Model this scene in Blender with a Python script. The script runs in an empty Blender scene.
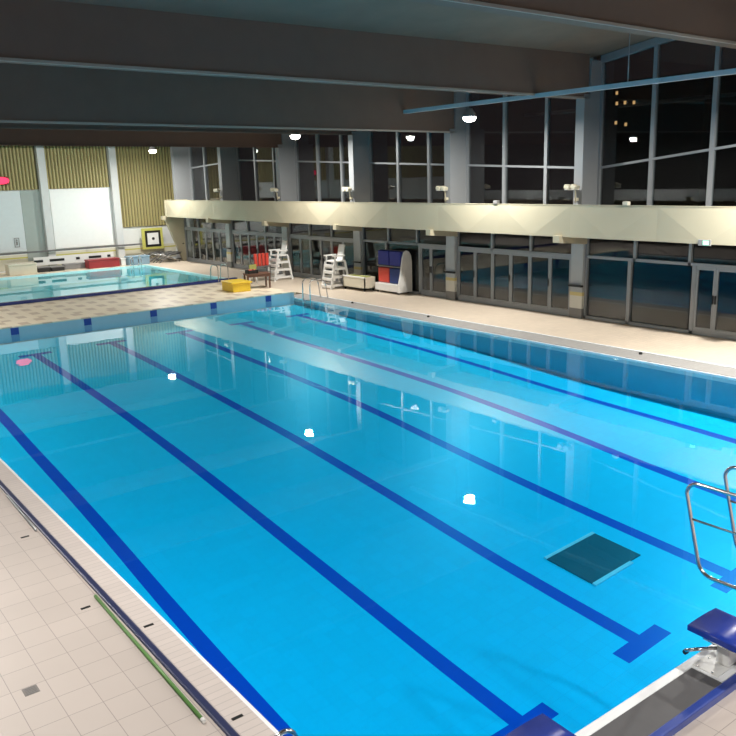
import bpy, bmesh, math, random
from mathutils import Matrix, Vector
random.seed(4)
S = bpy.context.scene
col = S.collection
PI = math.pi

# ---------------------------------------------------------------- camera
cam = bpy.data.cameras.new('camera'); cam.lens = 39.93; cam.sensor_width = 36; cam.clip_end = 400
co = bpy.data.objects.new('camera', cam); col.objects.link(co)
M = Matrix(((0.79515, 0.16092, -0.58467, -3.12304), (-0.60573, 0.16520, -0.77833, -3.83290),
            (-0.02866, 0.97304, 0.22884, 4.86658), (0, 0, 0, 1)))
co.matrix_world = M
S.camera = co
# ---------------------------------------------------------------- world, exposure
w = bpy.data.worlds.new('night'); S.world = w; w.use_nodes = True
w.node_tree.nodes['Background'].inputs[0].default_value = (.015, .0105, .0115, 1)
w.node_tree.nodes['Background'].inputs[1].default_value = 1.0
S.view_settings.view_transform = 'Standard'; S.view_settings.look = 'None'
S.view_settings.gamma = 1; S.view_settings.use_curve_mapping = False
S.view_settings.exposure = 0.20
try:
    S.cycles.use_denoising = True
    S.cycles.max_bounces = 8; S.cycles.diffuse_bounces = 4; S.cycles.glossy_bounces = 4
    S.cycles.transparent_max_bounces = 24; S.cycles.caustics_reflective = False; S.cycles.caustics_refractive = False
except Exception:
    pass
LAMP_W = 480          # right row of lamps
LEFT_W = 330          # left row
LAMPS_R = [-4.85, 5.55, 15.95, 26.4, 41.4]
LAMPS_L = [-4.85, 5.55, 15.95, 26.4, 36.8]

# ---------------------------------------------------------------- materials
def mat(name, c=(.5,.5,.5), rough=.5, metal=0, spec=.5, noise=0, nscale=5, emit=None, estr=0, bump=0):
    m = bpy.data.materials.new(name); m.use_nodes = True
    n = m.node_tree.nodes; l = m.node_tree.links; b = n['Principled BSDF']
    b.inputs['Base Color'].default_value = (*c, 1); b.inputs['Roughness'].default_value = rough
    b.inputs['Metallic'].default_value = metal; b.inputs['Specular IOR Level'].default_value = spec
    if emit: b.inputs['Emission Color'].default_value = (*emit, 1); b.inputs['Emission Strength'].default_value = estr
    tc = n.new('ShaderNodeTexCoord')
    t = n.new('ShaderNodeTexNoise'); t.inputs['Scale'].default_value = nscale; t.inputs['Detail'].default_value = 5
    l.new(tc.outputs['Object'], t.inputs['Vector'])
    if noise or True:
        k = noise or .04
        r = n.new('ShaderNodeMapRange'); r.inputs['To Min'].default_value = 1-k; r.inputs['To Max'].default_value = 1+k
        l.new(t.outputs['Fac'], r.inputs['Value'])
        v = n.new('ShaderNodeVectorMath'); v.operation = 'SCALE'; v.inputs[0].default_value = c
        l.new(r.outputs[0], v.inputs['Scale']); l.new(v.outputs[0], b.inputs['Base Color'])
    if bump:
        bp = n.new('ShaderNodeBump'); bp.inputs['Strength'].default_value = bump; bp.inputs['Distance'].default_value = .02
        l.new(t.outputs['Fac'], bp.inputs['Height']); l.new(bp.outputs[0], b.inputs['Normal'])
    return m

def mathn(n, l, op, a, b=None):
    x = n.new('ShaderNodeMath'); x.operation = op
    for i, v in enumerate((a, b)):
        if v is None: continue
        if isinstance(v, (int, float)): x.inputs[i].default_value = v
        else: l.new(v, x.inputs[i])
    return x.outputs[0]

def tile_mat(name, c, grout, sx, sy, off=(0, 0), gw=.006, rough=.35, var=.06, spot=None, stain=0, spec=.5):
    """rectangular tiles in object space with grout lines; optional regular darker tiles"""
    m = bpy.data.materials.new(name); m.use_nodes = True
    n = m.node_tree.nodes; l = m.node_tree.links; b = n['Principled BSDF']
    tc = n.new('ShaderNodeTexCoord'); sp = n.new('ShaderNodeSeparateXYZ'); l.new(tc.outputs['Object'], sp.inputs[0])
    u = mathn(n, l, 'DIVIDE', mathn(n, l, 'ADD', sp.outputs[0], 100*sx+off[0]), sx)
    v = mathn(n, l, 'DIVIDE', mathn(n, l, 'ADD', sp.outputs[1], 100*sy+off[1]), sy)
    fu = mathn(n, l, 'FRACT', u); fv = mathn(n, l, 'FRACT', v)
    iu = mathn(n, l, 'FLOOR', u); iv = mathn(n, l, 'FLOOR', v)
    g = mathn(n, l, 'MAXIMUM', mathn(n, l, 'LESS_THAN', fu, gw/sx), mathn(n, l, 'LESS_THAN', fv, gw/sy))
    cx = n.new('ShaderNodeCombineXYZ'); l.new(iu, cx.inputs[0]); l.new(iv, cx.inputs[1])
    wn = n.new('ShaderNodeTexWhiteNoise'); l.new(cx.outputs[0], wn.inputs['Vector'])
    r = n.new('ShaderNodeMapRange'); r.inputs['To Min'].default_value = 1-var; r.inputs['To Max'].default_value = 1+var
    l.new(wn.outputs['Value'], r.inputs['Value'])
    ns = n.new('ShaderNodeTexNoise'); ns.inputs['Scale'].default_value = .8; ns.inputs['Detail'].default_value = 6
    l.new(tc.outputs['Object'], ns.inputs['Vector'])
    r2 = n.new('ShaderNodeMapRange'); r2.inputs['To Min'].default_value = 1-stain; r2.inputs['To Max'].default_value = 1+stain
    l.new(ns.outputs['Fac'], r2.inputs['Value'])
    f = mathn(n, l, 'MULTIPLY', r.outputs[0], r2.outputs[0])
    sc = n.new('ShaderNodeVectorMath'); sc.operation = 'SCALE'; sc.inputs[0].default_value = c; l.new(f, sc.inputs['Scale'])
    out = sc.outputs[0]
    if spot:
        k = mathn(n, l, 'MODULO', mathn(n, l, 'ADD', iu, mathn(n, l, 'MULTIPLY', iv, 2)), 4)
        s = mathn(n, l, 'LESS_THAN', k, .5)
        mx = n.new('ShaderNodeMix'); mx.data_type = 'RGBA'; l.new(s, mx.inputs['Factor'])
        l.new(out, mx.inputs['A']); mx.inputs['B'].default_value = (*spot, 1); out = mx.outputs['Result']
    mx = n.new('ShaderNodeMix'); mx.data_type = 'RGBA'; l.new(g, mx.inputs['Factor'])
    l.new(out, mx.inputs['A']); mx.inputs['B'].default_value = (*grout, 1)
    l.new(mx.outputs['Result'], b.inputs['Base Color']); b.inputs['Roughness'].default_value = rough
    b.inputs['Specular IOR Level'].default_value = spec
    return m

def glass_mat(name, tint=(.75,.8,.8), ior=1.5, rough=.0, boost=1.0, wave=0, wscale=2):
    """thin clear sheet: see-through, mirror by Fresnel"""
    m = bpy.data.materials.new(name); m.use_nodes = True
    n = m.node_tree.nodes; l = m.node_tree.links
    n.remove(n['Principled BSDF']); out = n['Material Output']
    tr = n.new('ShaderNodeBsdfTransparent'); tr.inputs[0].default_value = (*tint, 1)
    gl = n.new('ShaderNodeBsdfGlossy'); gl.inputs['Roughness'].default_value = rough; gl.inputs['Color'].default_value = (1,1,1,1)
    # Schlick mirror share, the same from both sides of the thin sheet
    f0 = ((ior-1)/(ior+1))**2
    lw = n.new('ShaderNodeLayerWeight'); lw.inputs['Blend'].default_value = .5
    fac = mathn(n, l, 'ADD', mathn(n, l, 'MULTIPLY', mathn(n, l, 'POWER', lw.outputs['Facing'], 5.0), 1-f0), f0)
    if boost != 1:
        fac = mathn(n, l, 'MINIMUM', mathn(n, l, 'MULTIPLY', fac, boost), 1.0)
    mx = n.new('ShaderNodeMixShader'); l.new(fac, mx.inputs[0]); l.new(tr.outputs[0], mx.inputs[1]); l.new(gl.outputs[0], mx.inputs[2])
    l.new(mx.outputs[0], out.inputs['Surface'])
    if wave:
        tc = n.new('ShaderNodeTexCoord'); t = n.new('ShaderNodeTexNoise'); t.inputs['Scale'].default_value = wscale; t.inputs['Detail'].default_value = 2
        l.new(tc.outputs['Object'], t.inputs['Vector'])
        bp = n.new('ShaderNodeBump'); bp.inputs['Strength'].default_value = wave; bp.inputs['Distance'].default_value = .01
        l.new(t.outputs['Fac'], bp.inputs['Height']); l.new(bp.outputs[0], gl.inputs['Normal'])
    return m

def water_mat(name, cvol, dens, wave=.25):
    m = glass_mat(name, (1,1,1), 1.33, 0.01, 1.0, wave, 1.3)
    n = m.node_tree.nodes; l = m.node_tree.links
    va = n.new('ShaderNodeVolumeAbsorption'); va.inputs['Color'].default_value = (*cvol, 1); va.inputs['Density'].default_value = dens
    l.new(va.outputs[0], n['Material Output'].inputs['Volume'])
    return m

X = {}
X['deck'] = tile_mat('deck_tile', (.52,.455,.42), (.31,.265,.25), .33, .36, (.10, .0), .007, .4, .03, stain=.08)
X['deck_r'] = tile_mat('right_deck_tile', (.60,.51,.41), (.40,.34,.28), .17, .17, (0, 0), .008, .45, .04, stain=.1)
X['deck_m'] = tile_mat('spotted_tile', (.82,.73,.57), (.66,.58,.46), .33, .60, (0, .1), .006, .4, .03, spot=(.58,.48,.37), stain=.08)
X['grate'] = tile_mat('gutter_grating', (.60,.53,.50), (.47,.42,.40), .26, .10, (.30, 0), .010, .4, .03, stain=.1)
X['grate_r'] = tile_mat('grey_gutter_grating', (.34,.33,.32), (.20,.20,.20), .2, .05, (0, 0), .008, .5, .04, stain=.1)
X['lip'] = mat('white_lip', (.86,.88,.90), .3)
X['navy'] = mat('navy_tile', (.015,.03,.16), .25, noise=.15, nscale=8)
X['rail_navy'] = mat('dark_blue_rail', (.022,.028,.085), .35, noise=.2, nscale=9)
X['pooltile'] = tile_mat('pool_tile', (.010,.74,.97), (.007,.68,.92), .25, .25, (0, 0), .008, .4, .02)
X['poolwall'] = mat('pool_wall_tile', (.30,.50,.62), .4, noise=.06)
X['line'] = mat('lane_line_tile', (.004,.09,.56), .4)
X['marker'] = mat('blue_marker_tile', (.01,.05,.30), .35)
X['kidtile'] = tile_mat('small_pool_tile', (.60,.86,.88), (.5,.75,.78), .25, .25, (0, 0), .01, .4, .02)
X['water'] = water_mat('pool_water', (.52,.905,.985), 1.0, .10)
X['water2'] = water_mat('small_pool_water', (.45,.90,.93), 1.0, .10)
X['concrete'] = mat('ceiling_concrete', (.20,.145,.112), .8, noise=.22, nscale=1.2, bump=.1)
X['beam'] = mat('beam_paint', (.17,.122,.10), .75, noise=.10, nscale=2)
X['brownbeam'] = mat('brown_beam_paint', (.125,.078,.06), .7, noise=.10, nscale=2)
X['beamedge'] = mat('beam_edge_steel', (.40,.36,.32), .5)  # strip along the beam bottoms, paler than the beam faces
X['fin'] = mat('grey_blue_pillar_paint', (.27,.285,.30), .6, noise=.05, nscale=2)
X['finl'] = mat('light_grey_pillar_paint', (.42,.45,.47), .6, noise=.05)
X['finw'] = mat('white_pillar_paint', (.62,.62,.56), .6)
X['finy'] = mat('yellow_stripe_paint', (.60,.52,.24), .6)
X['finb'] = mat('grey_pillar_base', (.22,.22,.22), .6)
X['alu'] = mat('grey_aluminium_frame', (.30,.32,.34), .4, metal=.2)
X['railpaint'] = mat('pale_rail_paint', (.55,.60,.66), .5)
X['glass'] = glass_mat('window_glass', (.70,.74,.74), 1.5, 0, 1.4)
X['balc'] = mat('cream_balcony_panel', (.48,.435,.315), .5, noise=.04, nscale=1)
X['wallw'] = mat('white_wall_paint', (.74,.76,.75), .6)
X['wallg'] = mat('grey_green_wall_paint', (.34,.39,.37), .6)  # darker grey-green than the pale panel next to it
X['panel'] = mat('white_wall_panel', (.86,.88,.87), .5)
X['panel2'] = mat('pale_grey_wall_panel', (.62,.68,.70), .5)
X['cream'] = mat('cream_wall_strip', (.66,.64,.52), .6)
X['slat'] = mat('olive_yellow_slat', (.40,.345,.155), .55, noise=.08, nscale=3)
X['slatback'] = mat('slat_gap', (.12,.105,.05), .8)
X['col'] = mat('white_grey_column', (.60,.62,.62), .6)
X['darkwall'] = mat('dark_wall', (.12,.12,.12), .8)
X['palewall'] = mat('pale_parapet', (.45,.47,.48), .7)
X['dark'] = mat('dark_rubber', (.02,.02,.02), .5)
X['black'] = mat('black_plastic', (.012,.012,.012), .4)
X['steel'] = mat('stainless_steel', (.62,.62,.62), .18, metal=1)
X['blocktop'] = mat('dark_blue_block_plastic', (.014,.04,.32), .27, noise=.12, nscale=20)
X['whitep'] = mat('white_plastic', (.78,.78,.76), .35)
X['grip'] = mat('grey_grip_strip', (.098,.096,.102), .65, noise=.12, nscale=6, bump=.1)
X['bluetile'] = mat('blue_edge_tile', (.03,.06,.30), .3, noise=.15, nscale=8)
X['greenp'] = mat('green_pole_paint', (.10,.24,.06), .4)
X['silver'] = mat('silver_pole', (.40,.42,.43), .35, metal=.5)
X['drain'] = mat('drain_grate_dark_teal', (.01,.10,.13), .5, noise=.15, nscale=3)
X['drainmetal'] = mat('drain_cover', (.22,.20,.19), .45, metal=.4)
X['yellow'] = mat('yellow_plastic', (.72,.50,.03), .4)
X['brown'] = mat('brown_wood', (.11,.05,.03), .5, noise=.2)
X['red'] = mat('red_plastic', (.60,.06,.04), .4)
X['darkred'] = mat('dark_red_vinyl', (.30,.03,.035), .45)
X['blue'] = mat('blue_foam', (.02,.03,.24), .6)
X['blue2'] = mat('dark_blue_foam', (.012,.035,.16), .6)
X['paleblue'] = mat('pale_blue_plastic', (.24,.36,.46), .5)
X['creamp'] = mat('cream_plastic', (.66,.62,.50), .5)
X['limeyel'] = mat('yellow_green_panel', (.52,.50,.12), .5)
X['greym'] = mat('grey_metal', (.16,.16,.16), .5, metal=.3)
X['greyp'] = mat('grey_plastic', (.24,.24,.24), .6)
X['fixture'] = mat('cream_lamp_housing', (.62,.58,.44), .5)
X['lens'] = mat('lamp_lens', (1,1,1), .3, emit=(1,.97,.88), estr=35)
X['redled'] = mat('red_led', (.3,0,.02), .4, emit=(1,.03,.10), estr=1.6)
X['exit'] = mat('lit_exit_sign', (.2,.7,.4), .4, emit=(.55,1,.85), estr=1.3)
X['winlit'] = mat('lit_far_window', (.5,.3,.1), .4, emit=(1,.55,.22), estr=1.0)
X['night'] = mat('night_building', (.02,.02,.02), .9)
X['green'] = mat('olive_foam', (.32,.33,.10), .6)

# ---------------------------------------------------------------- helpers
class MB:
    def __init__(s): s.b = bmesh.new(); s.m = []
    def _mi(s, m):
        if m not in s.m: s.m.append(m)
        return s.m.index(m)
    def face(s, pts, m):
        f = s.b.faces.new([s.b.verts.new(p) for p in pts]); f.material_index = s._mi(m); return f
    def box(s, a, b, m, bev=0, rot=None, piv=None):
        v = [s.b.verts.new((x, y, z)) for x in (a[0], b[0]) for y in (a[1], b[1]) for z in (a[2], b[2])]
        q = [(0,1,3,2),(4,6,7,5),(0,4,5,1),(2,3,7,6),(0,2,6,4),(1,5,7,3)]
        fs = [s.b.faces.new([v[i] for i in k]) for k in q]; mi = s._mi(m)
        for f in fs: f.material_index = mi
        if rot is not None: bmesh.ops.rotate(s.b, verts=v, cent=piv or (0,0,0), matrix=rot)
        if bev:
            es = list({e for f in fs for e in f.edges})
            r = bmesh.ops.bevel(s.b, geom=es, offset=bev, segments=2, affect='EDGES', profile=.5)
            for f in r['faces']: f.material_index = mi
        return s
    def prism(s, poly, axis, lo, hi, m):
        """poly in the two other axes, extruded along axis"""
        def P(p, t):
            l = list(p); l.insert(axis, t); return l
        A = [s.b.verts.new(P(p, lo)) for p in poly]; B = [s.b.verts.new(P(p, hi)) for p in poly]
        mi = s._mi(m); k = len(poly)
        fs = [s.b.faces.new(A), s.b.faces.new(B[::-1])]
        for i in range(k): fs.append(s.b.faces.new([A[i], B[i], B[(i+1) % k], A[(i+1) % k]]))
        for f in fs: f.material_index = mi
        return s
    def tube(s, pts, r, m, seg=10, cap=True):
        pts = [Vector(p) for p in pts]; rings = []; mi = s._mi(m)
        up = Vector((0,0,1)); prev = None
        for i, p in enumerate(pts):
            if i == 0: d = pts[1]-p
            elif i == len(pts)-1: d = p-pts[i-1]
            else: d = (pts[i+1]-p).normalized()+(p-pts[i-1]).normalized()
            d.normalize()
            if prev is None:
                a = d.cross(up)
                if a.length < .01: a = d.cross(Vector((1,0,0)))
                a.normalize()
            else:
                a = prev-d*prev.dot(d); a.normalize()
            prev = a; b = d.cross(a)
            rings.append([s.b.verts.new(p+(a*math.cos(t)+b*math.sin(t))*r) for t in [2*PI*j/seg for j in range(seg)]])
        for i in range(len(rings)-1):
            for j in range(seg):
                f = s.b.faces.new([rings[i][j], rings[i][(j+1)%seg], rings[i+1][(j+1)%seg], rings[i+1][j]]); f.material_index = mi; f.smooth = True
        if cap:
            for k in (rings[0][::-1], rings[-1]):
                f = s.b.faces.new(k); f.material_index = mi
        return s
    def lathe(s, prof, c, m, seg=20, axis=None):
        """prof: (r,z) list; revolve about z at c"""
        mi = s._mi(m); rings = []
        vs = []
        for r, z in prof:
            ring = [s.b.verts.new((c[0]+r*math.cos(t), c[1]+r*math.sin(t), c[2]+z)) for t in [2*PI*j/seg for j in range(seg)]]
            rings.append(ring); vs += ring
        for i in range(len(rings)-1):
            for j in range(seg):
                f = s.b.faces.new([rings[i][j], rings[i][(j+1)%seg], rings[i+1][(j+1)%seg], rings[i+1][j]]); f.material_index = mi; f.smooth = True
        for k in (rings[0][::-1], rings[-1]):
            f = s.b.faces.new(k); f.material_index = mi
        if axis: bmesh.ops.rotate(s.b, verts=vs, cent=c, matrix=axis)
        return s
    def build(s, name, parent=None, origin=None, struct=False):
        bmesh.ops.recalc_face_normals(s.b, faces=s.b.faces)
        if origin is not None: bmesh.ops.translate(s.b, verts=s.b.verts, vec=(-origin[0], -origin[1], -origin[2]))
        me = bpy.data.meshes.new(name); s.b.to_mesh(me); s.b.free()
        for m in s.m: me.materials.append(X[m])
        o = bpy.data.objects.new(name, me); col.objects.link(o)
        if origin is not None and parent is None: o.location = origin
        if parent: o.parent = parent
        if struct: o['kind'] = 'structure'
        return o
def rz(a): return Matrix.Rotation(a, 3, 'Z')
def tag(o, label, cat, group=None, kind=None):
    o['label'] = label; o['category'] = cat
    if group: o['group'] = group
    if kind: o['kind'] = kind
    return o
def thing(name, label, cat, loc=(0,0,0), r=0, group=None):
    o = bpy.data.objects.new(name, None); o.empty_display_size = .1; col.objects.link(o)
    o.location = loc; o.rotation_euler = (0, 0, r); return tag(o, label, cat, group)
def kids(o): return [c for c in bpy.data.objects if c.parent == o]
def dup(o, loc=None, r=None, label=None, parent=None):
    c = o.copy(); col.objects.link(c)
    if parent: c.parent = parent
    if loc is not None: c.location = loc
    if r is not None: c.rotation_euler = (0, 0, r)
    if label: c['label'] = label
    for k in kids(o): dup(k, parent=c)
    return c
def arc(c, r, a0, a1, n, ax):
    """arc points in plane of axes ax=(i,j)"""
    P = []
    for k in range(n+1):
        t = a0+(a1-a0)*k/n; p = list(c); p[ax[0]] += r*math.cos(t); p[ax[1]] += r*math.sin(t); P.append(tuple(p))
    return P

# ================================================================ STRUCTURE
W = 14.79; L = 25.0; LW = W/6
YK = [13.15+6.1*k for k in range(-3, 6)]          # near faces of the pillars; YK[3] = 13.15
GX = 19.2; DX = 18.8                               # upper glazing, lower glazing
BY = 46.3; LX = -7.2; NY = -9.0
# --- main pool basin
prof = {0: [(0,-1.98),(2.4,-1.95),(5.6,-1.70),(7.9,-1.46),(10.2,-1.17),(15.1,-.76),(17,-.56),(23,-.36),(25,-.30)],
        1: [(0,-2.02),(2.4,-1.92),(5.4,-1.61),(8,-1.34),(11.2,-1.0),(15,-.70),(19,-.49),(23,-.33),(25,-.27)],
        2: [(0,-1.86),(2.4,-1.72),(5,-1.53),(7.6,-1.24),(11.2,-.91),(15,-.66),(19,-.46),(22.7,-.31),(25,-.25)],
        3: [(0,-1.66),(2.4,-1.53),(5.7,-1.33),(8.9,-1.05),(12,-.74),(15,-.58),(19,-.43),(22.8,-.29),(25,-.24)],
        4: [(0,-1.52),(2.4,-1.38),(5.2,-1.20),(8.1,-.90),(11.6,-.66),(15,-.54),(18.8,-.44),(22.9,-.30),(25,-.26)],
        5: [(0,-1.34),(2.4,-1.2),(5,-1.04),(7.1,-.96),(10,-.84),(13,-.66),(16.6,-.51),(22.9,-.30),(25,-.26)]}
def interp(t, y):
    for (a, za), (b, zb) in zip(t, t[1:]):
        if y <= b: return za+(zb-za)*(y-a)/(b-a)
    return t[-1][1]
def depth(x, y):
    q = x/LW-.5
    i = int(max(0, min(4, math.floor(q)))); f = max(-.4, min(1.4, q-i))
    # smooth along y
    def sm(k): return sum(interp(prof[k], max(0, min(25, y+d)))*wt for d, wt in ((-1.2,.25),(0,.5),(1.2,.25)))
    return sm(i)*(1-f)+sm(i+1)*f
b = MB()
xs = {0, W}
for i in range(6):
    c = LW*(i+.5)
    for d in (-.5, -.125, .125, .5): xs.add(c+d)
    xs.add(LW*i)
xs = sorted(xs)
T0, T1 = 2.07, 22.93
ys = sorted({0, .6, 1.2, T0, T0+.28, T1-.28, T1, 24, 25} | {3+.65*k for k in range(30)})
V = [[b.b.verts.new((x, y, depth(x, y))) for y in ys] for x in xs]
for i in range(len(xs)-1):
    for j in range(len(ys)-1):
        cx = (xs[i]+xs[i+1])/2; cy = (ys[j]+ys[j+1])/2; k = int(cx//LW); dx = abs(cx-LW*(k+.5))
        on = (T0 < cy < T1 and dx < .125) or (dx < .5 and (T0 < cy < T0+.28 or T1-.28 < cy < T1))
        f = b.b.faces.new([V[i][j], V[i+1][j], V[i+1][j+1], V[i][j+1]]); f.material_index = b._mi('line' if on else 'pooltile'); f.smooth = True
b.m = b.m or []
b.build('pool_floor', struct=True)
b = MB()   # basin walls
def pw(x0, y0, x1, y1, zt): b.box((x0, y0, -2.4), (x1, y1, -.121), 'poolwall')
pw(-.25, -.25, 0, L+.25, .02); pw(W, -.25, W+.25, L+.25, .02)
pw(0, -.25, W, 0, .10); pw(0, L, W, L+.25, .24)
b.build('pool_wall', struct=True)
b = MB()   # blue lane markers on the far end wall
for i in range(6):
    c = LW*(i+.5); b.box((c-.13, L-.012, .0), (c+.13, L-.001, .235), 'marker')
b.build('lane_marker_tiles', struct=True)
b = MB(); b.box((-.1, -.1, -2.35), (W+.1, L+.1, 0), 'water')
wt = b.build('pool_water'); tag(wt, 'clear blue water filling the large pool with lane lines', 'water', kind='stuff')
# --- small pool
KX0, KX1, KY0, KY1 = -2.0, 15.85, 32.35, 43.45
b = MB(); b.box((KX0, KY0, -.75), (KX1, KY1, -.55), 'kidtile')
b.build('small_pool_floor', struct=True)
b = MB()
b.box((KX0-.2, KY0-.2, -.75), (KX0, KY1+.2, .05), 'kidtile'); b.box((KX1, KY0-.2, -.75), (KX1+.2, KY1+.2, .055), 'kidtile')
b.box((KX0, KY1, -.75), (KX1, KY1+.2, .055), 'kidtile'); b.box((KX0, KY0-.2, -.75), (KX1, KY0, .055), 'kidtile')
b.build('small_pool_wall', struct=True)
b = MB(); b.box((KX0-.3, KY0-.22, .05), (KX1+.15, KY0, .18), 'navy'); b.build('small_pool_edge', struct=True)
b = MB(); b.box((KX0-.1, KY0-.1, -.7), (KX1+.1, KY1+.1, -.01), 'water2')
tag(b.build('small_pool_water'), 'pale turquoise water filling the small shallow pool at the back', 'water', kind='stuff')
# --- decks
def slab(name, a, c, m, z=.05, zb=-.12):
    b = MB(); b.box((a[0], a[1], zb), (c[0], c[1], z), m); return b.build(name, struct=True)
slab('floor_left', (LX, NY), (-.40, BY), 'deck')
slab('floor_near', (-.40, NY), (DX, -.495), 'deck', .13)
slab('floor_right', (W+.86, -.495), (DX+.1, KY0-.26), 'deck_r')
slab('floor_right_back', (KX1+.2, KY0-.26), (DX+.1, BY), 'deck_r')
slab('floor_middle', (-.40, L+1.2), (W+.86, KY0-.26), 'deck_m')
slab('floor_back', (-.40, KY1+.2), (KX1+.2, BY), 'deck_m')
slab('trim_1', (W+.82, -.495), (W+.90, L+.2), 'lip', .062, -.1)
slab('gutter_right', (W+.06, -.495), (W+.82, L+.6), 'grate_r', .045)
slab('trim_2', (W, 0), (W+.06, L), 'lip', .03)
slab('trim_3', (-.045, -.1), (0, L), 'lip', .035)
slab('gutter_left', (-.31, -.495), (-.045, L+1.2), 'grate', .045)
b = MB(); b.box((-.40, -.495, -.1), (-.31, L+1.2, .075), 'rail_navy', .02); b.build('trim_4', struct=True)
b = MB(); b.box((0, L, -.12), (W, L+.25, .24), 'poolwall'); b.box((-.31, L+.25, -.1), (W, L+1.25, .275), 'deck_m'); b.box((-.31, L-.02, .24), (W, L+.25, .28), 'deck_m'); b.build('pool_end_wall_far', struct=True)
# near end wall
b = MB(); b.box((-.045, -.10, -.1), (W+.06, 0, .20), 'lip', .012); b.build('pool_end_coping', struct=True)
b = MB(); b.box((-.045, -.41, -.1), (W+.06, -.10, .195), 'grip'); b.build('pool_end_grip', struct=True)
b = MB(); b.box((-.045, -.495, -.1), (W+.06, -.41, .205), 'bluetile', .015); b.build('pool_end_edge', struct=True)
# --- outer floor beyond the glass and dark building
b = MB(); b.box((DX+.1, NY, -.2), (60, BY+10, -.02), 'night'); b.build('terrace_ground', struct=True)
# --- walls
b = MB(); b.box((LX-.3, NY, 0), (LX, BY, 9.6), 'darkwall'); b.box((LX, NY, 2.4), (-4.2, BY, 2.6), 'darkwall')
b.build('wall_left', struct=True)
b = MB(); b.box((-4.3, -2.0, 2.6), (-4.15, BY, 3.55), 'palewall'); b.build('gallery_parapet', struct=True)
b = MB(); b.box((LX, NY-.3, 0), (DX+.1, NY, 9.6), 'darkwall'); b.build('wall_near', struct=True)
# back wall
b = MB(); b.box((LX-.3, BY, 0), (GX+1.4, BY+.3, 9.6), 'wallw'); b.build('wall_back', struct=True)
COLX = [3.4, 7.25, 11.27, 15.45]
b = MB()
for c in COLX: b.box((c-.22, BY-.42, .05), (c+.20, BY, 7.6), 'col')
b.build('trim_5', struct=True)
def slats(x0, x1, z0, z1, name):
    b = MB(); b.box((x0, BY-.05, z0), (x1, BY, z1), 'slatback')
    x = x0+.03
    while x < x1-.1:
        b.prism([(x, BY-.05), (x+.04, BY-.13), (x+.115, BY-.13), (x+.155, BY-.05)], 2, z0, z1, 'slat'); x += .195
    return b.build(name, struct=True)
slats(15.66, GX+.4, 2.2, 7.6, 'slat_panel')
slats(11.48, 15.22, 4.66, 7.6, 'slat_panel')
slats(7.46, 11.04, 4.66, 7.6, 'slat_panel')
slats(-6, 7.02, 4.66, 7.6, 'slat_panel')
b = MB(); b.box((11.6, BY-.09, 1.2), (15.1, BY, 4.64), 'panel')
b.box((7.3, BY-.09, 1.2), (9.95, BY, 4.62), 'panel2'); b.box((9.97, BY-.06, .6), (11.05, BY, 4.62), 'wallg')
b.build('wall_panel', struct=True)
b = MB(); b.box((LX, BY-.03, .15), (GX, BY, 1.0), 'cream'); b.box((LX, BY-.035, .78), (GX, BY, .86), 'limeyel'); b.build('baseboard_back', struct=True)
# --- pillars (fins)
def beamz(k): return {0: 7.62, 1: 7.62, 2: 7.62, 3: 7.03, 4: 6.36, 5: 6.62, 6: 6.36, 7: 7.0, 8: 7.0}[k]
def ceilz(y):
    if y < 7: return 9.2
    if y < 13.15: return 8.32+.14*(13.15-y)
    return 8.32
for k, y in enumerate(YK):
    if k < 1: continue
    b = MB(); zb = beamz(k)
    GX = 19.2+.0095*(y-13)
    b.box((18.33, y, 3.0), (GX+.1, y+.33, zb+.12), 'fin')
    b.box((18.60, y-.01, zb), (GX+.1, y+.34, max(8.15, zb+.3)), 'fin')
    b.box((18.33, y, 2.80), (DX+.05, y+.33, 3.05), 'fin'); b.box((18.64, y+.12, .05), (DX+.05, y+.60, 2.9), 'finl')
    b.box((18.625, y+.105, .05), (DX-.05, y+.615, .38), 'finb'); b.box((18.628, y+.108, .38), (DX-.05, y+.612, .80), 'finw')
    b.box((18.627, y+.107, .80), (DX-.05, y+.613, .92), 'finy')
    b.box((18.54, y+.08, 1.10), (18.645, y+.64, 1.16), 'black')
    b.build('pillar', struct=True)
    # cantilever bracket under the balcony
    b = MB(); b.prism([(17.34, 2.64), (17.34, 2.86), (18.8, 2.86), (18.8, 2.50), (17.7, 2.60)], 1, y+.05, y+.30, 'balc'); b.build('balcony_bracket', struct=True)
GX = 19.4
# tapering end wall under the balcony, far end
b = MB(); b.prism([(17.5, 2.85), (18.9, 2.85), (18.9, .05), (18.55, .05)], 1, 43.75, 44.0, 'balc')
b.build('balcony_end_wall', struct=True)
# --- beams
for k, y in enumerate(YK):
    z = beamz(k); m = 'brownbeam' if k >= 6 else 'beam'
    zt = {0: 9.6, 1: 9.6, 2: 9.5}.get(k, 8.6)
    b = MB()
    z0 = z+.0095*(18.4-LX)
    b.prism([(LX, z0), (18.56, z), (18.56, zt), (LX, zt+.2)], 1, y+.04, y+.50, m)
    b.prism([(LX, z0-.03), (18.56, z-.03), (18.56, z+.03), (LX, z0+.03)], 1, y+.0, y+.045, 'beamedge' if k < 5 else m)
    b.build('ceiling_beam', struct=True)
# --- ceiling
b = MB()
YS = [NY-.3, 7, 13.15, BY+.3]
for a, c in zip(YS, YS[1:]):
    za = 9.2 if a < 13 else 8.32; zc = 9.2 if c < 13 else 8.32
    b.prism([(a, za), (c, zc), (c, zc+.3), (a, za+.3)], 0, LX-.3, GX+.4, 'concrete')
b.build('ceiling', struct=True)
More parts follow.
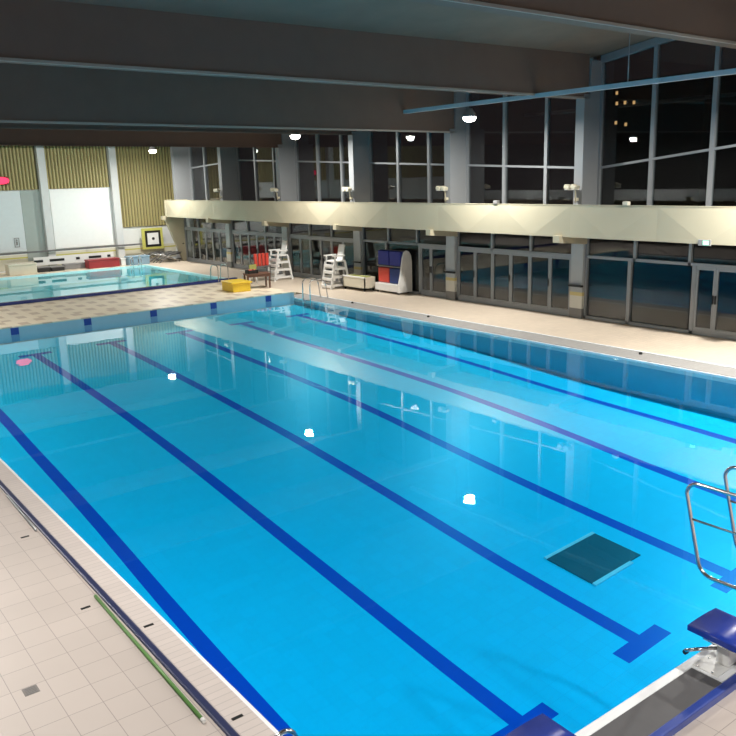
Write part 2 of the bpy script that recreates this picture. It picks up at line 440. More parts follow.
# --- balcony: folded cream parapet with walkway floor
b = MB(); zb, zt = 2.82, 3.80; xf = 17.50; xr = 17.43
Tk = [9.85+3.05*k for k in range(-6, 12)]; y_end = 43.7
for k in range(len(Tk)-1):
    t0, t1 = Tk[k], Tk[k+1]; bm_ = (t0+t1)/2
    if t0 > 42.5: break
    # bottom node at bm_, top nodes at t0,t1
    A = (xf, t0, zt); B_ = (xf, t1, zt); Cc = (xr, bm_, zb); D0 = (xf, t0, zb); D1 = (xf, t1, zb)
    b.face([A, B_, Cc], 'balc'); b.face([D0, Cc, D1], 'balc'); b.face([A, Cc, D0], 'balc'); b.face([B_, D1, Cc], 'balc')
ya, yb = Tk[0], Tk[[i for i, t in enumerate(Tk) if t > 42.5][0]]
b.box((xf+.002, ya, zb), (xf+.1, yb, zt), 'balc'); b.box((xf+.1, ya, zb), (GX+.2, yb, zb+.15), 'balc')
b.box((xf-.012, ya, zt), (xf+.12, yb, zt+.02), 'balc')
b.box((17.46, yb, zb), (18.9, yb+.12, zt), 'balc')
b.build('balcony', struct=True)
# --- upper windows (sloping transoms) and near/top frames
def transz(y):
    pts = [(-9, 7.3), (13.2, 4.90), (37.4, 5.93), (44, 5.63)]
    for (a, za), (c, zc) in zip(pts, pts[1:]):
        if y <= c: return za+(zc-za)*(y-a)/(c-a)
    return zc
wn = 0
GX0 = 19.2
for k in range(0, len(YK)):
    GX = GX0+.0095*(YK[k]-10)
    y0 = YK[k]+.33; y1 = YK[k+1] if k+1 < len(YK) else BY
    if k == 8: break
    wn += 1
    b = MB(); t = .065
    zt0, zt1 = ceilz(y0)-.02, ceilz(y1)-.02
    w_ = (y1-y0)
    ym = [y0+.06, y0+w_*.328, y0+w_*.665, y1-.03]
    for i, y in enumerate(ym):
        h = t if 0 < i < 3 else .05
        b.box((GX-.09, y-h, 2.95), (GX+.05, y+h, ceilz(y)-.01), 'alu')
    b.prism([(y0, transz(y0)-.035), (y1, transz(y1)-.035), (y1, transz(y1)+.035), (y0, transz(y0)+.035)], 0, GX-.07, GX+.03, 'alu')
    b.prism([(y0, zt0-.22), (y1, zt1-.22), (y1, zt1), (y0, zt0)], 0, GX-.12, GX+.05, 'alu')
    b.box((GX-.07, y0, 2.95), (GX+.05, y1, 3.1), 'alu')
    fr = b.build('window_%d' % wn, struct=True)
    p_ = MB(); p_.prism([(y0+.02, 3.0), (y1-.02, 3.0), (y1-.02, zt1-.05), (y0+.02, zt0-.05)], 0, GX-.012, GX+.0, 'glass'); p_.build('pane', fr)
# --- lower glazing: folding door bays and fixed bays
dn = 0
def lower_bay(y0, y1, kind):
    """kind 'fold': six leaves; 'door': fixed lights plus a double door at the near end"""
    global wn, dn
    ztr = 2.05; ztop = 2.95
    wn += 1; b = MB(); h = .055
    b.box((DX-.06, y0, .05), (DX+.06, y1, .15), 'alu'); b.box((DX-.06, y0, ztop-.1), (DX+.06, y1, ztop), 'alu')
    b.box((DX-.06, y0, ztr), (DX+.06, y1, ztr+.09), 'alu')
    for y in (y0+.04, y1-.04): b.box((DX-.06, y-.04, .05), (DX+.06, y+.04, ztop), 'alu')
    w_ = y1-y0
    for f in (.333, .667): b.box((DX-.06, y0+w_*f-.045, ztr), (DX+.06, y0+w_*f+.045, ztop), 'alu')
    leaves = []
    if kind == 'fold':
        lw = (w_-.16)/6; leaves = [(y0+.08+i*lw, y0+.08+(i+1)*lw) for i in range(6)]
    else:
        a = y0+1.64
        leaves = [(y0+.08, a-.62), (a-.62, a)]
        for y in (a+.06, a+(y1-a)*.57): b.box((DX-.06, y-.06, .05), (DX+.06, y+.06, ztr), 'alu')
    fr = b.build('window_%d' % wn, struct=True)
    p_ = MB(); p_.box((DX+.02, y0+.05, ztr+.05), (DX+.03, y1-.05, ztop-.05), 'glass')
    if kind != 'fold': p_.box((DX+.02, y0+1.85, .1), (DX+.03, y1-.05, ztr+.04), 'glass')
    p_.build('pane', fr)
    for i, (a, c) in enumerate(leaves):
        dn += 1; d = MB(); q = .075
        d.box((DX-.045, a+.005, .15), (DX+.015, a+q, ztr-.005), 'alu'); d.box((DX-.045, c-q, .15), (DX+.015, c-.005, ztr-.005), 'alu')
        d.box((DX-.045, a+q, .15), (DX+.015, c-q, .27), 'alu'); d.box((DX-.045, a+q, ztr-.10), (DX+.015, c-q, ztr-.005), 'alu')
        do = d.build('door_%d' % dn, struct=True)
        g = MB(); g.box((DX-.02, a+q-.01, .26), (DX-.008, c-q+.01, ztr-.09), 'glass'); g.build('pane', do)
        if kind != 'fold' or i % 2:
            hd = MB(); yy = a+.04 if (kind == 'fold' or i == 1) else c-.04
            hd.box((DX-.09, yy-.012, 1.0), (DX-.045, yy+.012, 1.25), 'black', .004); hd.build('door_handle', do)
for k in range(0, 8):
    y0, y1 = YK[k]+.61, YK[k+1]+.11
    lower_bay(y0, y1, 'fold' if k in (1, 3, 5, 6, 7) else 'door')
# --- night outside: a far dark block of flats with some lit windows
bl = thing('apartment_building', 'distant dark building seen through the upper windows with a few orange lit windows', 'building', (96, 62, -6))
b = MB(); b.box((0, -6, 0), (12, 9, 22.5), 'night'); b.build('wall', bl)
for y, z in [(64.76,14.4),(64.7,13.1),(63.45,13.1),(62.1,13.0),(64.73,10.7),(63.2,10.4),(61.7,8.4)]:
    sc_ = 99.1/93.1; b = MB(); yy = (y+3.83)*sc_-3.83-62; zz = (z-4.87)*sc_+4.87+6
    b.box((-.08, yy-.17, zz-.22), (.02, yy+.17, zz+.22), 'winlit'); b.build('window', bl)

# ================================================================ LAMPS AND RAIL
b = MB(); b.box((16.05, -8.5, 6.96), (16.17, 19.2, 7.08), 'railpaint')
for y in (0, 7, 10): b.tube([(16.1, y, 7.05), (16.1, y, 9.1)], .015, 'alu', 6)
tag(b.build('lighting_rail'), 'long square pale grey rail hanging across the beams above the right poolside', 'rail')
def lamp(x, y, z, label, rod, power, tilt=0):
    t = thing('hanging_lamp', label, 'lamp', (x, y, z), group='round lamps hanging from the ceiling')
    b = MB(); b.lathe([(.10,.26),(.12,.20),(.20,.10),(.23,.02),(.23,0),(.20,0)], (0,0,0), 'greyp', 20); b.build('lamp_housing', t)
    b = MB(); b.lathe([(.205,.01),(.20,-.05),(.15,-.115),(.04,-.145)], (0,0,-.012), 'lens', 20); b.build('lamp_lens', t)
    b = MB(); b.tube([(0,0,.25),(0,0,rod)], .014, 'greym', 6); b.build('hanging_rod', t)
    ld = bpy.data.lights.new('lamp_light', 'AREA'); ld.shape = 'DISK'; ld.size = .34; ld.energy = power; ld.color = (1,.965,.90)
    lo = bpy.data.objects.new('lamp_light', ld); col.objects.link(lo); lo.parent = t; lo.location = (0,0,-.175)
    return t
RL = ['first lamp of the right row, behind the near end of the pool', 'second lamp of the right row, reflected on the blue starting block', 'round bright lamp under the pale rail before the tall window bays',
      'round bright lamp hanging in front of the third pillar from the left', 'small round lamp glowing in front of the yellow slatted wall']
for y, lb, rod in zip(LAMPS_R, RL, (.34, .34, .34, 1.72, 1.72)): lamp(16.11, y, 6.62, lb, rod, LAMP_W*(1.9 if y < 8 else 1))
LL = ['first round lamp of the left row above the near deck', 'round lamp of the left row over the near left corner of the pool', 'second round lamp of the left row above the left deck',
      'third round lamp of the left row above the left deck', 'last round lamp of the left row beside the small pool']
for y, lb in zip(LAMPS_L, LL): lamp(-1.3, y, 6.62, lb, 1.72+(.8 if y < 10 else 0), LEFT_W*(1.1 if y < 8 else (1.45 if y > 20 else 1)))
lamp(7.4, -3.6, 6.62, 'middle round lamp above the deck behind the starting blocks', 2.5, 560)  # extra out-of-view lamp, added to brighten the near deck and pool
# added floodlights, unseen behind the last beams, to brighten the back wall
FW = 170
for i, x in enumerate((1.5, 8.6, 13.2)):
    t = thing('floodlight', ['left floodlight behind the brown beam facing the back wall', 'middle floodlight behind the brown beam facing the back wall', 'right floodlight behind the brown beam facing the back wall'][i], 'lamp', (x, 38.6, 7.25), group='floodlights on the last beam')
    b = MB(); b.box((-.25,-.12,0), (.25,.12,.25), 'greyp', .03); b.build('lamp_housing', t)
    b = MB(); b.box((-.02,-.55,.10), (.02,-.10,.16), 'greym'); b.build('bracket', t)
    ld = bpy.data.lights.new('flood_light', 'AREA'); ld.shape = 'RECTANGLE'; ld.size = .4; ld.size_y = .15; ld.energy = FW*(.4,.9,1)[i]; ld.color = (1,.97,.92)
    lo = bpy.data.objects.new('flood_light', ld); col.objects.link(lo); lo.parent = t; lo.location = (0,.15,-.05); lo.rotation_euler = (math.radians(38), 0, 0)

# cream twin floodlights on the pillars above the balcony
def twin(k, y):
    t = thing('pillar_floodlight', 'x', 'lamp', (18.33, y+.16, 3.85), group='cream twin floodlights on the pillars')
    b = MB(); b.tube([(-.10,0,0),(-.12,0,.30),(-.16,0,.45),(-.22,.02,.50)], .025, 'fixture', 8); b.box((-.12,-.05,.05),(0,.05,.15),'fixture',.01); b.build('arm', t)
    for dy, nm in ((.20, 'lamp_head'), (-.06, 'lamp_head')):
        b = MB(); b.box((-.34,dy-.12,.42), (-.12,dy+.10,.56), 'fixture', .03, Matrix.Rotation(.35,3,'X'), (-.2,dy,.5)); b.box((-.33,dy-.1,.405), (-.13,dy+.08,.42), 'whitep'); b.build(nm, t)
    return t
tw = twin(0, YK[3])
places = ['nearest, right of the picture centre by the tallest pillar', 'fourth from the left, on the pillar right of the hanging lamp-lit bay', 'third from the left', 'second from the left', 'leftmost']
order = [3, 4, 5, 6, 7]
for i, k in enumerate(order):
    lb = ['cream twin floodlight on the tall pillar nearest the right edge', 'cream twin floodlight on the second pillar from the right above the balcony',
          'cream twin floodlight on the third pillar from the right above the balcony', 'cream twin floodlight on the fourth pillar from the right above the balcony',
          'cream twin floodlight farthest away beside the leftmost bay of windows'][i]
    if i == 0: tw['label'] = lb
    else: dup(tw, (18.33, YK[k]+.16, 3.85), 0, lb)
# small fixtures on top of / under the balcony edge, exit sign
for y, z, lb in [(10.9,3.82,'small white box fixture on the balcony rim in front of the near window bay'), (16.1,3.82,'small dark box fixture on the balcony rim beside the middle bays')]:
    o = MB().box((17.45,y-.09,z), (17.6,y+.09,z+.11), 'creamp' if y < 12 else 'greyp', .015).build('rim_fixture'); tag(o, lb, 'fixture')
t = thing('exit_sign', 'small lit exit sign fixed under the balcony front near the right edge', 'sign', (17.38, 8.3, 2.78))
MB().box((0,-.18,0), (.06,.18,.17), 'greyp', .01).build('sign_box', t); MB().box((-.012,-.13,.03), (0,.03,.14), 'exit').build('lit_face', t)
# arrow/figure on the lit sign stays a plain bright face at this size

# ================================================================ NEAR END
def rail_loop(x, name, label):
    t = thing(name, label, 'handrail', (x, .08, .03), group='stainless handrails at the near pool end')
    P = []
    zt, zb2 = 1.47, .44
    P = [(0,-1.3,zt)] + [(0,-.3,zt)] + arc((0,.60,zt-.14), .14, PI/2, .05, 6, (1,2)) 
    P += arc((0,.38,zb2+.18), .18, -.15, -PI/2, 6, (1,2)) + [(0,-.3,zb2),(0,-1.3,zb2)]
    MB().tube(P, .022, 'steel', 12).build('rail', t)
    MB().tube([(0,.66,1.05),(0,-1.3,1.05)], .013, 'steel', 10).build('middle_rail', t)
    for y in (-.75, -1.25): MB().tube([(0,y,.02),(0,y,zt)], .022, 'steel', 10).build('post', t)
    return t
rl = rail_loop(4.72, 'handrail', 'steel handrail loop reaching over the water at the right edge')
r2 = dup(rl, (5.50, .08, .03), 0, 'second steel handrail loop, farther from the left and cut by the right edge')
o = MB(); o.box((4.80,-1.5,.45),(5.42,-.35,.52),'whitep',.01)
for y in (-.7,-1.4):
    for x in (4.85,5.35): o.box((x-.03,y-.03,.05),(x+.03,y+.03,.45),'greym')
tag(o.build('diving_stand'), 'white low diving stand between the two steel handrails', 'platform')

def start_block(cx, label):
    t = thing('starting_block', label, 'starting block', (cx, 0, .2), group='dark blue starting blocks')
    R_ = Matrix.Rotation(-.0, 3, 'X')
    b = MB()
    xs_ = [-.25+.5*i/12 for i in range(13)]
    b.prism([(x, .30) for x in (-.25, .25)]+[(x, .362-.16*x*x) for x in xs_[::-1]], 1, -.64, .03, 'blocktop')
    for v in b.b.verts: v.co.z += .024*v.co.y
    es = [e for e in b.b.edges if e.calc_face_angle(0) > .5]; bmesh.ops.bevel(b.b, geom=es, offset=.014, segments=3, affect='EDGES', profile=.5)
    for f in b.b.faces: f.smooth = f.normal.z > .9
    b.build('block_top', t)
    b = MB(); b.box((-.32,-.35,0), (.30,.0-.085,.012), 'whitep', .004)
    for x in (-.3,-.1,.12,.26):
        for y in (-.28,-.13): b.lathe([(.012,0),(.010,.008)], (x,y,.012), 'steel', 8)
    b.build('base_plate', t)
    b = MB(); b.box((-.12,-.34,.01), (.12,-.20,.30), 'whitep', .02); b.box((-.20,-.42,.24),(.20,-.10,.30),'steel',.01); b.build('pedestal', t)
    b = MB(); b.tube([(-.14,-.22,.18),(-.26,-.10,.16),(-.32,.0,.12)], .018, 'steel', 10)
    g = b.build('backstroke_handle', t)
    b = MB(); b.lathe([(.024,0),(.026,.03),(.02,.05)], (-.32,.0,.10), 'black', 12, Matrix.Rotation(PI/2,3,'Y')); b.build('end_cap', g)
    b = MB(); b.tube(arc((-.05,-.16,.22), .06, 0, 2*PI, 14, (0,2)), .012, 'black', 8); b.build('adjusting_ring', t)
    return t
sb = start_block(3.80, 'dark blue starting block with a bright lamp reflection at the right edge')
dup(sb, (1.21, 0, .2), 0, 'dark blue starting block with only its corner showing at the bottom edge')
o = MB(); o.box((3.45,-.41,.19),(4.4,-.09,.206),'lip'); o.build('trim_6', struct=True)

# left edge: ladder rail arch, poles, drains
t = thing('pool_ladder', 'curved steel grab rail at the bottom edge of the left pool side', 'ladder', (0,1.62,.05))
for dy in (0,-.5):
    MB().tube([(-.20,dy,-.005),(-.20,dy,.0)]+arc((-.07,dy,.0), .13, PI, 0, 10, (0,2))+[(.06,dy,-.9)], .022, 'steel', 12).build('rail', t)
for z in (-.3,-.6): MB().box((.03,-.5,z),(.12,0,z+.03),'steel').build('step', t)
o = MB(); o.tube([(-.44,7.75,.068),(-.415,9.45,.068)], .016, 'silver', 8); tag(o.build('silver_pole'), 'thin silver pole lying along the dark blue edge strip of the left deck', 'pole')
t = thing('green_pole', 'long green pole lying on the left deck beside the dark blue edge strip', 'pole', (-.465,3.8,.070))
MB().tube([(.02,1.5,0),(-.012,-1.42,0)], .019, 'greenp', 10).build('shaft', t); MB().tube([(-.012,-1.42,0),(-.013,-1.47,0)], .020, 'whitep', 10).build('pale_tip', t)
slot = MB(); slot.box((-.055,-.018,0),(.055,.018,.006),'black'); slot = slot.build('drain_slot')
tag(slot, 'small black slot in the pale strip beside the water, nearer the camera', 'drain', 'small black floor slots'); slot.location = (-.20, 2.22, .045)
for x, y, z, lb in [(-.20,4.28,.045,'small black slot in the pale strip beside the water, halfway along the green pole'), (-.62,5.13,.05,'small black slot in the deck tiles beside the far end of the green pole'),
                 (-.62,7.67,.05,'small black slot in the deck tiles beside the silver pole')]:
    dup(slot, (x,y,z), 0, lb)
t = thing('floor_drain', 'square grey floor drain in the tiled left deck', 'drain', (-1.58,3.88,.05))
MB().box((-.07,-.07,0),(.07,.07,.004),'drainmetal').build('frame', t)
b = MB()
for i in range(5): b.box((-.05,-.06+i*.025,.004),(.05,-.052+i*.025,.006),'greym')
b.build('grille', t)
# dots along right gutter
o = MB(); o.lathe([(.05,0),(.045,.05),(.03,.06)], (0,0,0), 'black', 12); o = o.build('anchor_cap'); o.location = (15.40, 8.74, .045)
tag(o, 'small black anchor cap in the grey gutter strip, the one nearest the right edge', 'cap', 'black caps along the right gutter')
dup(o, (15.38,17.23,.045), 0, 'small black anchor cap in the grey gutter strip beside the middle of the pool')
dup(o, (15.46,21.8,.045), 0, 'small black anchor cap in the grey gutter strip near the far ladder')

# dark square drain at the bottom of the pool
t = thing('pool_drain', 'dark teal square drain grille with white edges on the deep pool bottom', 'drain', (0,0,0))
cs = [(7.0,4.72),(8.42,4.86),(8.42,3.93),(7.03,3.78)]
def zd(x, y): return depth(x, y)
# four corners follow the sloping floor
def quad(pts, dz, th, m, name):
    b = MB(); lo_ = [b.b.verts.new((x,y,zd(x,y)+dz)) for x,y in pts]; hi = [b.b.verts.new((x,y,zd(x,y)+dz+th)) for x,y in pts]
    mi = b._mi(m); k = len(pts)
    for f in [lo_, hi[::-1]]+[[lo_[i],hi[i],hi[(i+1)%k],lo_[(i+1)%k]] for i in range(k)]:
        b.b.faces.new(f).material_index = mi
    return b.build(name, t)
x0,x1,y0,y1 = 6.80,8.08,3.58,4.52
quad([(x0,y0),(x1,y0),(x1,y1),(x0,y1)], .004, .012, 'drain', 'grille')
quad([(x0,y0-.07),(x1-.3,y0-.07),(x1-.3,y0),(x0,y0)], .004, .02, 'lip', 'white_edge')
quad([(x0,y1),(x1,y1),(x1,y1+.06),(x0,y1+.06)], .004, .02, 'lip', 'white_edge')

# ================================================================ FAR LADDERS
def ladder(loc, r, label):
    t = thing('pool_ladder', label, 'ladder', loc, r, 'steel ladders at the far pool corners')
    for dy in (-.27,.27):
        P = [(-.06,dy,-.8),(-.06,dy,.62)]+arc((.12,dy,.62), .18, PI, PI/2, 5, (0,2))+arc((.42,dy,.50), .30, PI/2, .2, 5, (0,2))+[(.80,dy,.0)]
        MB().tube(P, .024, 'steel', 8).build('rail', t)
    for z in (-.6,-.3,-.05): MB().box((-.12,-.26,z),(-.03,.26,z+.03),'steel').build('step', t)
    return t
ladder((14.83,24.0,.05), 0, 'steel ladder at the far right corner of the large pool')
ladder((15.25,32.2,.05), PI/2, 'steel ladder at the near right corner of the small pool')
t = thing('pool_ladder', 'small steel rail at the far right corner of the small pool', 'ladder', (15.6,43.5,.05))
for dx in (0,.5): MB().tube([(dx-.5,.2,0),(dx-.5,.2,.35)]+arc((dx-.5,0,.35), .2, 0, PI, 8, (1,2))+[(dx-.5,-.2,-.3)], .03, 'steel', 8).build('rail', t)

# ================================================================ LIFEGUARD CHAIRS
def guard_chair():
    t = thing('lifeguard_chair', 'white lifeguard chair with stepped front at the left, beside the red floats', 'lifeguard chair', (17.5,30.6,.05), 0, 'tall white lifeguard chairs')
    H = 1.30
    for s in (-1,1):
        y = s*.46; b = MB()
        b.prism([(-.68,0),(-.56,0),(-.26,H),(-.38,H)], 1, y-.04, y+.04, 'whitep'); b.build('leg', t)
        b = MB(); b.prism([(.60,0),(.72,0),(.44,H),(.34,H)], 1, y-.04, y+.04, 'whitep'); b.build('leg', t)
        b = MB()
        for z in (.12,.52,.92): 
            q = z/H; b.box((-.66+.30*q,y-.03,z),(.66-.28*q,y+.03,z+.11),'whitep')
        b.build('side_rail', t)
    for z in (.16,.50,.84,1.14):
        q = z/H; x = -.66+.30*q; b = MB(); b.box((x-.04,-.5,z-.10),(x+.22,.5,z+.035),'whitep',.01); b.build('step', t)
    for z in (.45,.9):
        q = z/H; b = MB(); b.box((.62-.27*q,-.44,z),(.66-.27*q,.44,z+.13),'whitep'); b.build('crossbar', t)
    MB().box((-.36,-.46,H),(.44,.46,H+.07),'whitep',.015).build('seat', t)
    for s in (-1,1):
        b = MB(); y = s*.44; b.box((-.42,y-.06,H+.27),(.40,y+.06,H+.33),'whitep',.01); b.box((-.32,y-.04,H+.05),(-.24,y+.04,H+.28),'whitep'); b.build('armrest', t)
    b = MB(); b.prism([(.30,H+.05),(.40,H+.05),(.60,H+.80),(.50,H+.80)], 1, -.28, .28, 'whitep')
    bmesh.ops.bevel(b.b, geom=list(b.b.edges), offset=.03, segments=2, affect='EDGES', profile=.5); b.build('backrest', t)
    return t
gc = guard_chair(); gc.scale = (.78,.76,.9)
dup(gc, (17.62,26.0,.05), 0, 'white lifeguard chair with stepped front beside the cream storage bin')

# ================================================================ POOLSIDE GEAR
# yellow tub
t = thing('yellow_storage_box', 'bright yellow storage box on the tiled strip between the two pools', 'box', (14.12,28.72,.05), math.radians(-5))
b = MB(); b.prism([(-.42,-.60),(.42,-.60),(.46,.60),(-.46,.60)], 2, 0, .36, 'yellow'); bmesh.ops.bevel(b.b, geom=list(b.b.edges), offset=.03, segments=2, affect='EDGES', profile=.5); b.build('body', t)
b = MB(); b.box((-.49,-.64,.36),(.49,.64,.44),'yellow',.025); b.build('lid', t)
# brown table
TB = (15.22,28.78,.05)
t = thing('brown_table', 'low brown wooden table on thin legs between the yellow box and the white chair', 'table', TB, math.radians(-14))
MB().box((-.56,-.34,.62),(.56,.34,.68),'brown',.01).build('tabletop', t)
for x in (-.50,.50):
    for y in (-.29,.29): MB().box((x-.035,y-.035,0),(x+.035,y+.035,.62),'brown').build('leg', t)
for x0_,x1_ in ((-.5,.5),): MB().box((x0_,-.31,.53),(x1_,-.28,.62),'brown').build('apron', t)
t = thing('black_basket', 'black basket on the brown table beside the yellow box', 'basket', (14.98,28.82,.73))
b = MB(); b.prism([(-.22,-.16),(.22,-.16),(.22,.16),(-.22,.16)], 2, 0, .04, 'black')
for a,c in (((-.24,-.18),(.24,-.15)),((-.24,.15),(.24,.18)),((-.24,-.18),(-.21,.18)),((.21,-.18),(.24,.18))): b.box((a[0],a[1],0),(c[0],c[1],.16),'black')
b.build('basket_body', t)
for i,(x,y) in enumerate([(14.86,28.79),(14.98,28.88),(15.10,28.79)]):
    o = MB().lathe([(.01,-.07),(.05,-.055),(.065,0),(.05,.055),(.01,.07)], (0,0,0), 'red', 12).build('red_ball'); o.location = (x,y,.842)
    tag(o, 'red ball heaped in the black basket on the brown table', 'ball', 'red balls in the black basket')
# white pool chair / stand behind table
t = thing('white_plastic_chair', 'white plastic chair behind the brown table, before the glass doors', 'chair', (15.55,30.1,.05), math.radians(200))
MB().box((-.25,-.25,.42),(.25,.25,.46),'whitep',.01).build('seat', t)
MB().box((-.25,.22,.46),(.25,.27,.95),'green',.01).build('backrest', t)
for x in (-.22,.22):
    for y in (-.22,.22): MB().tube([(x,y,.42),(x*1.2,y*1.2,0)], .022, 'whitep', 8).build('leg', t)
for x in (-.26,.26): MB().box((x-.03,-.24,.66),(x+.03,.25,.70),'whitep').build('armrest', t)
o = MB(); o.box((-.34,-.2,0),(.34,.2,.05),'whitep',.01)
for x in (-.28,.28): o.box((x-.02,-.17,-.9),(x+.02,.17,0),'whitep')
# red floats leaning on a rack
t = thing('float_rack', 'low grey rack carrying the red floats beside the white lifeguard chair', 'rack', (16.62,30.75,.05))
for x in (-.38,.38):
    for y in (-.15,.15): MB().box((x-.02,y-.02,0),(x+.02,y+.02,.72),'greym').build('leg', t)
MB().box((-.41,-.19,.70),(.41,.19,.74),'greym').build('shelf', t)
for i, x in enumerate((-.30,-.10,.10,.30)):
    b = MB(); b.box((-.075,-.06,0),(.075,.06,.60),'red',.03); o = b.build('rescue_float'); o.location = (16.62+x,30.75,.795); o.rotation_euler = (0,(-.05,.0,-.0,.04)[i],.05*i)
    tag(o, 'upright red rescue float on the grey rack left of the white chair', 'float', 'red rescue floats')
# cream storage bin with floats
t = thing('cream_storage_bin', 'long cream storage bin on castors beside the second white chair', 'bin', (17.98,24.72,.05), math.radians(0))
b = MB(); b.box((-.30,-.80,.10),(.30,.80,.14),'creamp'); b.box((-.26,-.75,.50),(.26,.75,.552),'creamp')
for a,c in (((-.30,-.80),(.30,-.75)),((-.30,.75),(.30,.80)),((-.30,-.80),(-.26,.80)),((.26,-.80),(.30,.80))): b.box((a[0],a[1],.10),(c[0],c[1],.60),'creamp')
b.build('bin_body', t); MB().box((-.32,-.82,.56),(-.25,.82,.62),'whitep',.01).build('rim', t)
for x in (-.24,.24):
    for y in (-.7,.7): MB().lathe([(.05,-.02),(.05,.02)], (x,y,.052), 'black', 12, Matrix.Rotation(PI/2,3,'X')).build('castor', t)
for i in range(4):
    o = MB().tube([(0,-.6,0),(0,.6,0)], .055, 'green', 10).build('foam_noodle'); o.location = (17.80+.118*i,24.72+.05*(i%2),.61)
    tag(o, 'olive yellow foam noodle lying in the cream storage bin', 'float', 'olive foam noodles in the bin')
# kickboard trolley
t = thing('kickboard_trolley', 'white kickboard trolley with a tall curved end panel holding blue and red boards', 'trolley', (18.42,22.90,.05))
b = MB(); b.box((-.36,-.78,.09),(.30,  .80,.40),'whitep',.02); b.build('base', t)
b = MB(); b.prism([(-.40,.09),(.32,.09),(.32,1.30),(.28,1.58),(.18,1.74),(.05,1.80),(-.08,1.72),(-.16,1.50),(-.28,.80),(-.38,.42)], 1, -.86, -.77, 'whitep'); b.build('end_panel', t)
b = MB(); b.box((.12,-.78,.40),(.20,  .80,1.76),'greyp'); b.box((-.10,  .76,.40),(.20,  .80,1.76),'greyp'); b.box((-.22,-.78,1.09),(.14,  .80,1.13),'greyp'); b.build('back_frame', t)
for x in (-.28,.24):
    for y in (-.68,.68): MB().lathe([(.05,-.02),(.05,.02)], (x,y,.052), 'black', 12, Matrix.Rotation(PI/2,3,'X')).build('castor', t)
n_ = 0
for zi, (z0, h) in enumerate(((.42,.62),(1.15,.60))):
    for yi, y in enumerate((.40,-.36)):
        mt = 'red' if (zi == 0 and yi == 0) else ('blue' if zi else 'blue2')
        for q in range(3):
            b = MB(); b.box((-.045,-.36,0),(.045,.36,h),mt,.03); o = b.build('kickboard'); o.location = (18.42-.15+q*.11, 22.90+y, .05+z0)
            row = 'upper' if zi else 'lower'; side = 'left' if yi == 0 else 'right'; cn = {'red':'red','blue':'blue','blue2':'dark blue'}[mt]
            dp = ['front', 'middle', 'rear'][q]
            tag(o, '%s kickboard, %s of its stack, in the %s %s bay of the white trolley' % (cn, dp, row, side), 'kickboard', 'kickboards on the trolley')

# ================================================================ BACK OF THE HALL
def cbox(name, label, cat, x0, x1, y0, y1, z1, m, lid=None, z0=.05):
    t = thing(name, label, cat, ((x0+x1)/2,(y0+y1)/2,z0)); hx, hy, h = (x1-x0)/2, (y1-y0)/2, z1-z0
    MB().box((-hx,-hy,0),(hx,hy,h*.82),m,.03).build('body', t); MB().box((-hx-.02,-hy-.02,h*.82),(hx+.02,hy+.02,h),lid or m,.025).build('lid', t); return t
cbox('cream_storage_chest', 'cream storage chest by the back wall left of the dark bags', 'chest', 8.35, 9.85, 44.2, 45.0, .66, 'creamp')
for x0_, x1_, h, lb in [(10.0,10.7,.34,'low dark storage crate next to the cream chest'), (10.75,11.5,.30,'low dark storage crate touching the pale bench')]:
    cbox('dark_crate', lb, 'crate', x0_, x1_, 44.6, 45.1, h, 'dark', 'greyp')
cbox('grey_bench', 'long low grey bench under the bright white panel', 'bench', 11.6, 14.3, 44.9, 45.4, .36, 'greyp')
cbox('red_mat_stack', 'long dark red padded mat box in front of the back wall', 'mat', 12.75, 14.6, 44.1, 44.8, .56, 'darkred')
cbox('white_canister', 'small white canister between the red mats and the pale blue box', 'canister', 14.72, 15.02, 44.2, 44.5, .50, 'whitep')
cbox('pale_blue_box', 'pale blue storage box right of the white canister', 'box', 15.1, 16.4, 43.9, 44.6, .58, 'paleblue')
# white skirting board with black dashes
t = thing('dashed_board', 'long white board with black dashes along the foot of the back wall', 'board', (11.9,45.6,.05))
MB().box((-1.8,-.03,.30),(2.9,.03,.78),'whitep').build('board', t)
for x, w_ in [(-1.55,.5),(-.75,.35),(-.35,.55),(.72,.22),(1.75,.75),(2.6,.2)]:
    MB().box((x-w_/2,-.045,.48),(x+w_/2,-.03,.62),'black').build('black_mark', t)
for x in (-1.7,.5,2.8): MB().box((x-.03,-.03,0),(x+.03,.03,.30),'greym').build('leg', t)
# handrail along the back wall
o = MB(); o.box((LX+.2,BY-.60,1.09),(17.9,BY-.55,1.19),'greym')
for x in (2,5,8,11,13.5,15.8,17.8): o.box((x-.02,BY-.6,1.1),(x+.02,BY,1.15),'greym')
tag(o.build('wall_rail'), 'long dark grey rail running along the white back wall', 'rail')
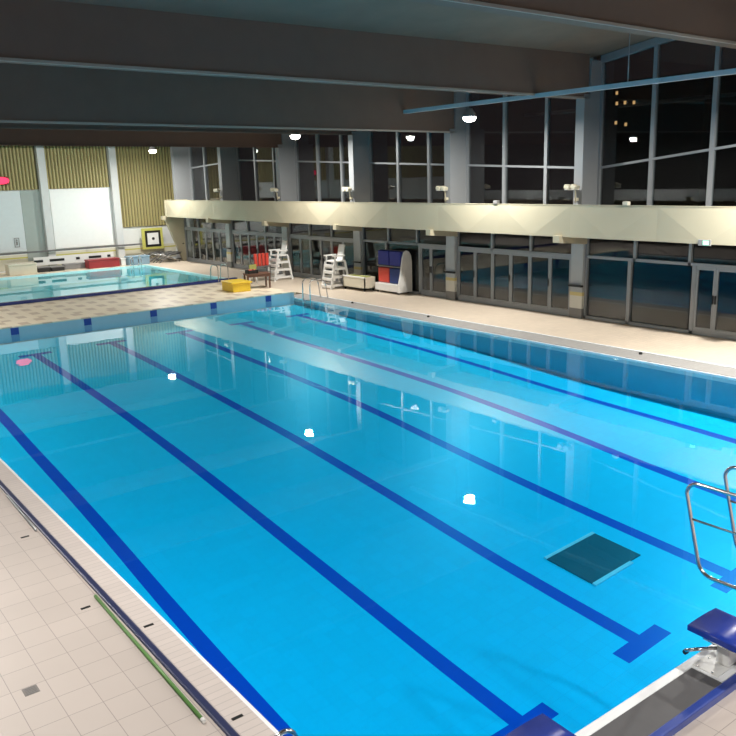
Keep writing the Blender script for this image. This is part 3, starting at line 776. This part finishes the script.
# target board
t = thing('target_board', 'yellow square board with a black framed white target and centre dot', 'board', (17.45,BY-.64,.85))
MB().box((-.72,-.03,-.06),(.66,.03,1.24),'limeyel').build('panel', t)
b = MB()
for a,c in (((-.52,.08),(.50,.22)),((-.52,.94),(.50,1.08)),((-.52,.22),(-.38,.94)),((.36,.22),(.50,.94))): b.box((a[0],-.05,a[1]),(c[0],-.03,c[1]),'black')
b.build('black_frame', t); MB().box((-.38,-.045,.22),(.36,-.03,.94),'whitep').build('white_field', t)
MB().lathe([(.09,0),(.09,.02)], (0,-.045,.58), 'black', 16, Matrix.Rotation(PI/2,3,'X')).build('centre_dot', t)
# red led display hanging
t = thing('led_display', 'rounded red glowing display high on the slatted wall at the left edge', 'display', (8.93,BY-.30,4.9))
MB().box((-.46,-.08,.08),(.46,.10,.52),'darkred',.06).build('case', t)
b = MB(); b.prism([(.46*math.cos(a), .30+.20*math.sin(a)) for a in [2*PI*j/20 for j in range(20)]], 1, -.10, -.08, 'redled'); b.build('lit_face', t)
# pictogram on the pale panel
t = thing('wall_pictogram', 'small grey outlined pictogram plate on the pale left wall panel', 'sign', (9.45,BY-.10,1.45))
b = MB()
for a,c in (((-.14,0),(.14,.03)),((-.14,.50),(.14,.53)),((-.14,0),(-.11,.53)),((.11,0),(.14,.53))): b.box((a[0],-.02,a[1]),(c[0],0,c[1]),'greyp')
b.build('outline', t)
b = MB(); b.lathe([(.05,0),(.05,.015)], (0,-.01,.40), 'greyp', 12, Matrix.Rotation(PI/2,3,'X')); b.box((-.05,-.02,.12),(.05,-.005,.33),'greyp'); b.build('figure', t)
# tangle of folded metal frames at the right of the back wall
def folded_frame():
    t = thing('folded_lounger', 'folded grey metal lounger leaning by the back wall, left of the tapered wall', 'lounger', (17.0,45.2,.05), 0, 'folded loungers by the back wall')
    for y in (-.26,.26):
        MB().tube([(-.75,y,.02),(.10,y,.52),(.75,y,.58)], .03, 'greym', 8).build('side_rail', t)
        MB().tube([(-.55,y,.55),(.60,y,.02)], .03, 'steel', 8).build('leg', t)
    MB().box((-.20,-.25,.40),(.72,.25,.45),'dark',.01,Matrix.Rotation(-.12,3,'Y'),(0,0,.4)).build('sling', t)
    return t
ff = folded_frame()
dup(ff, (17.5,44.55,.05), 0, 'folded grey metal lounger in the middle of the group under the target board')
dup(ff, (17.65,43.93,.05), 0, 'folded grey metal lounger closest to the tapered end wall')
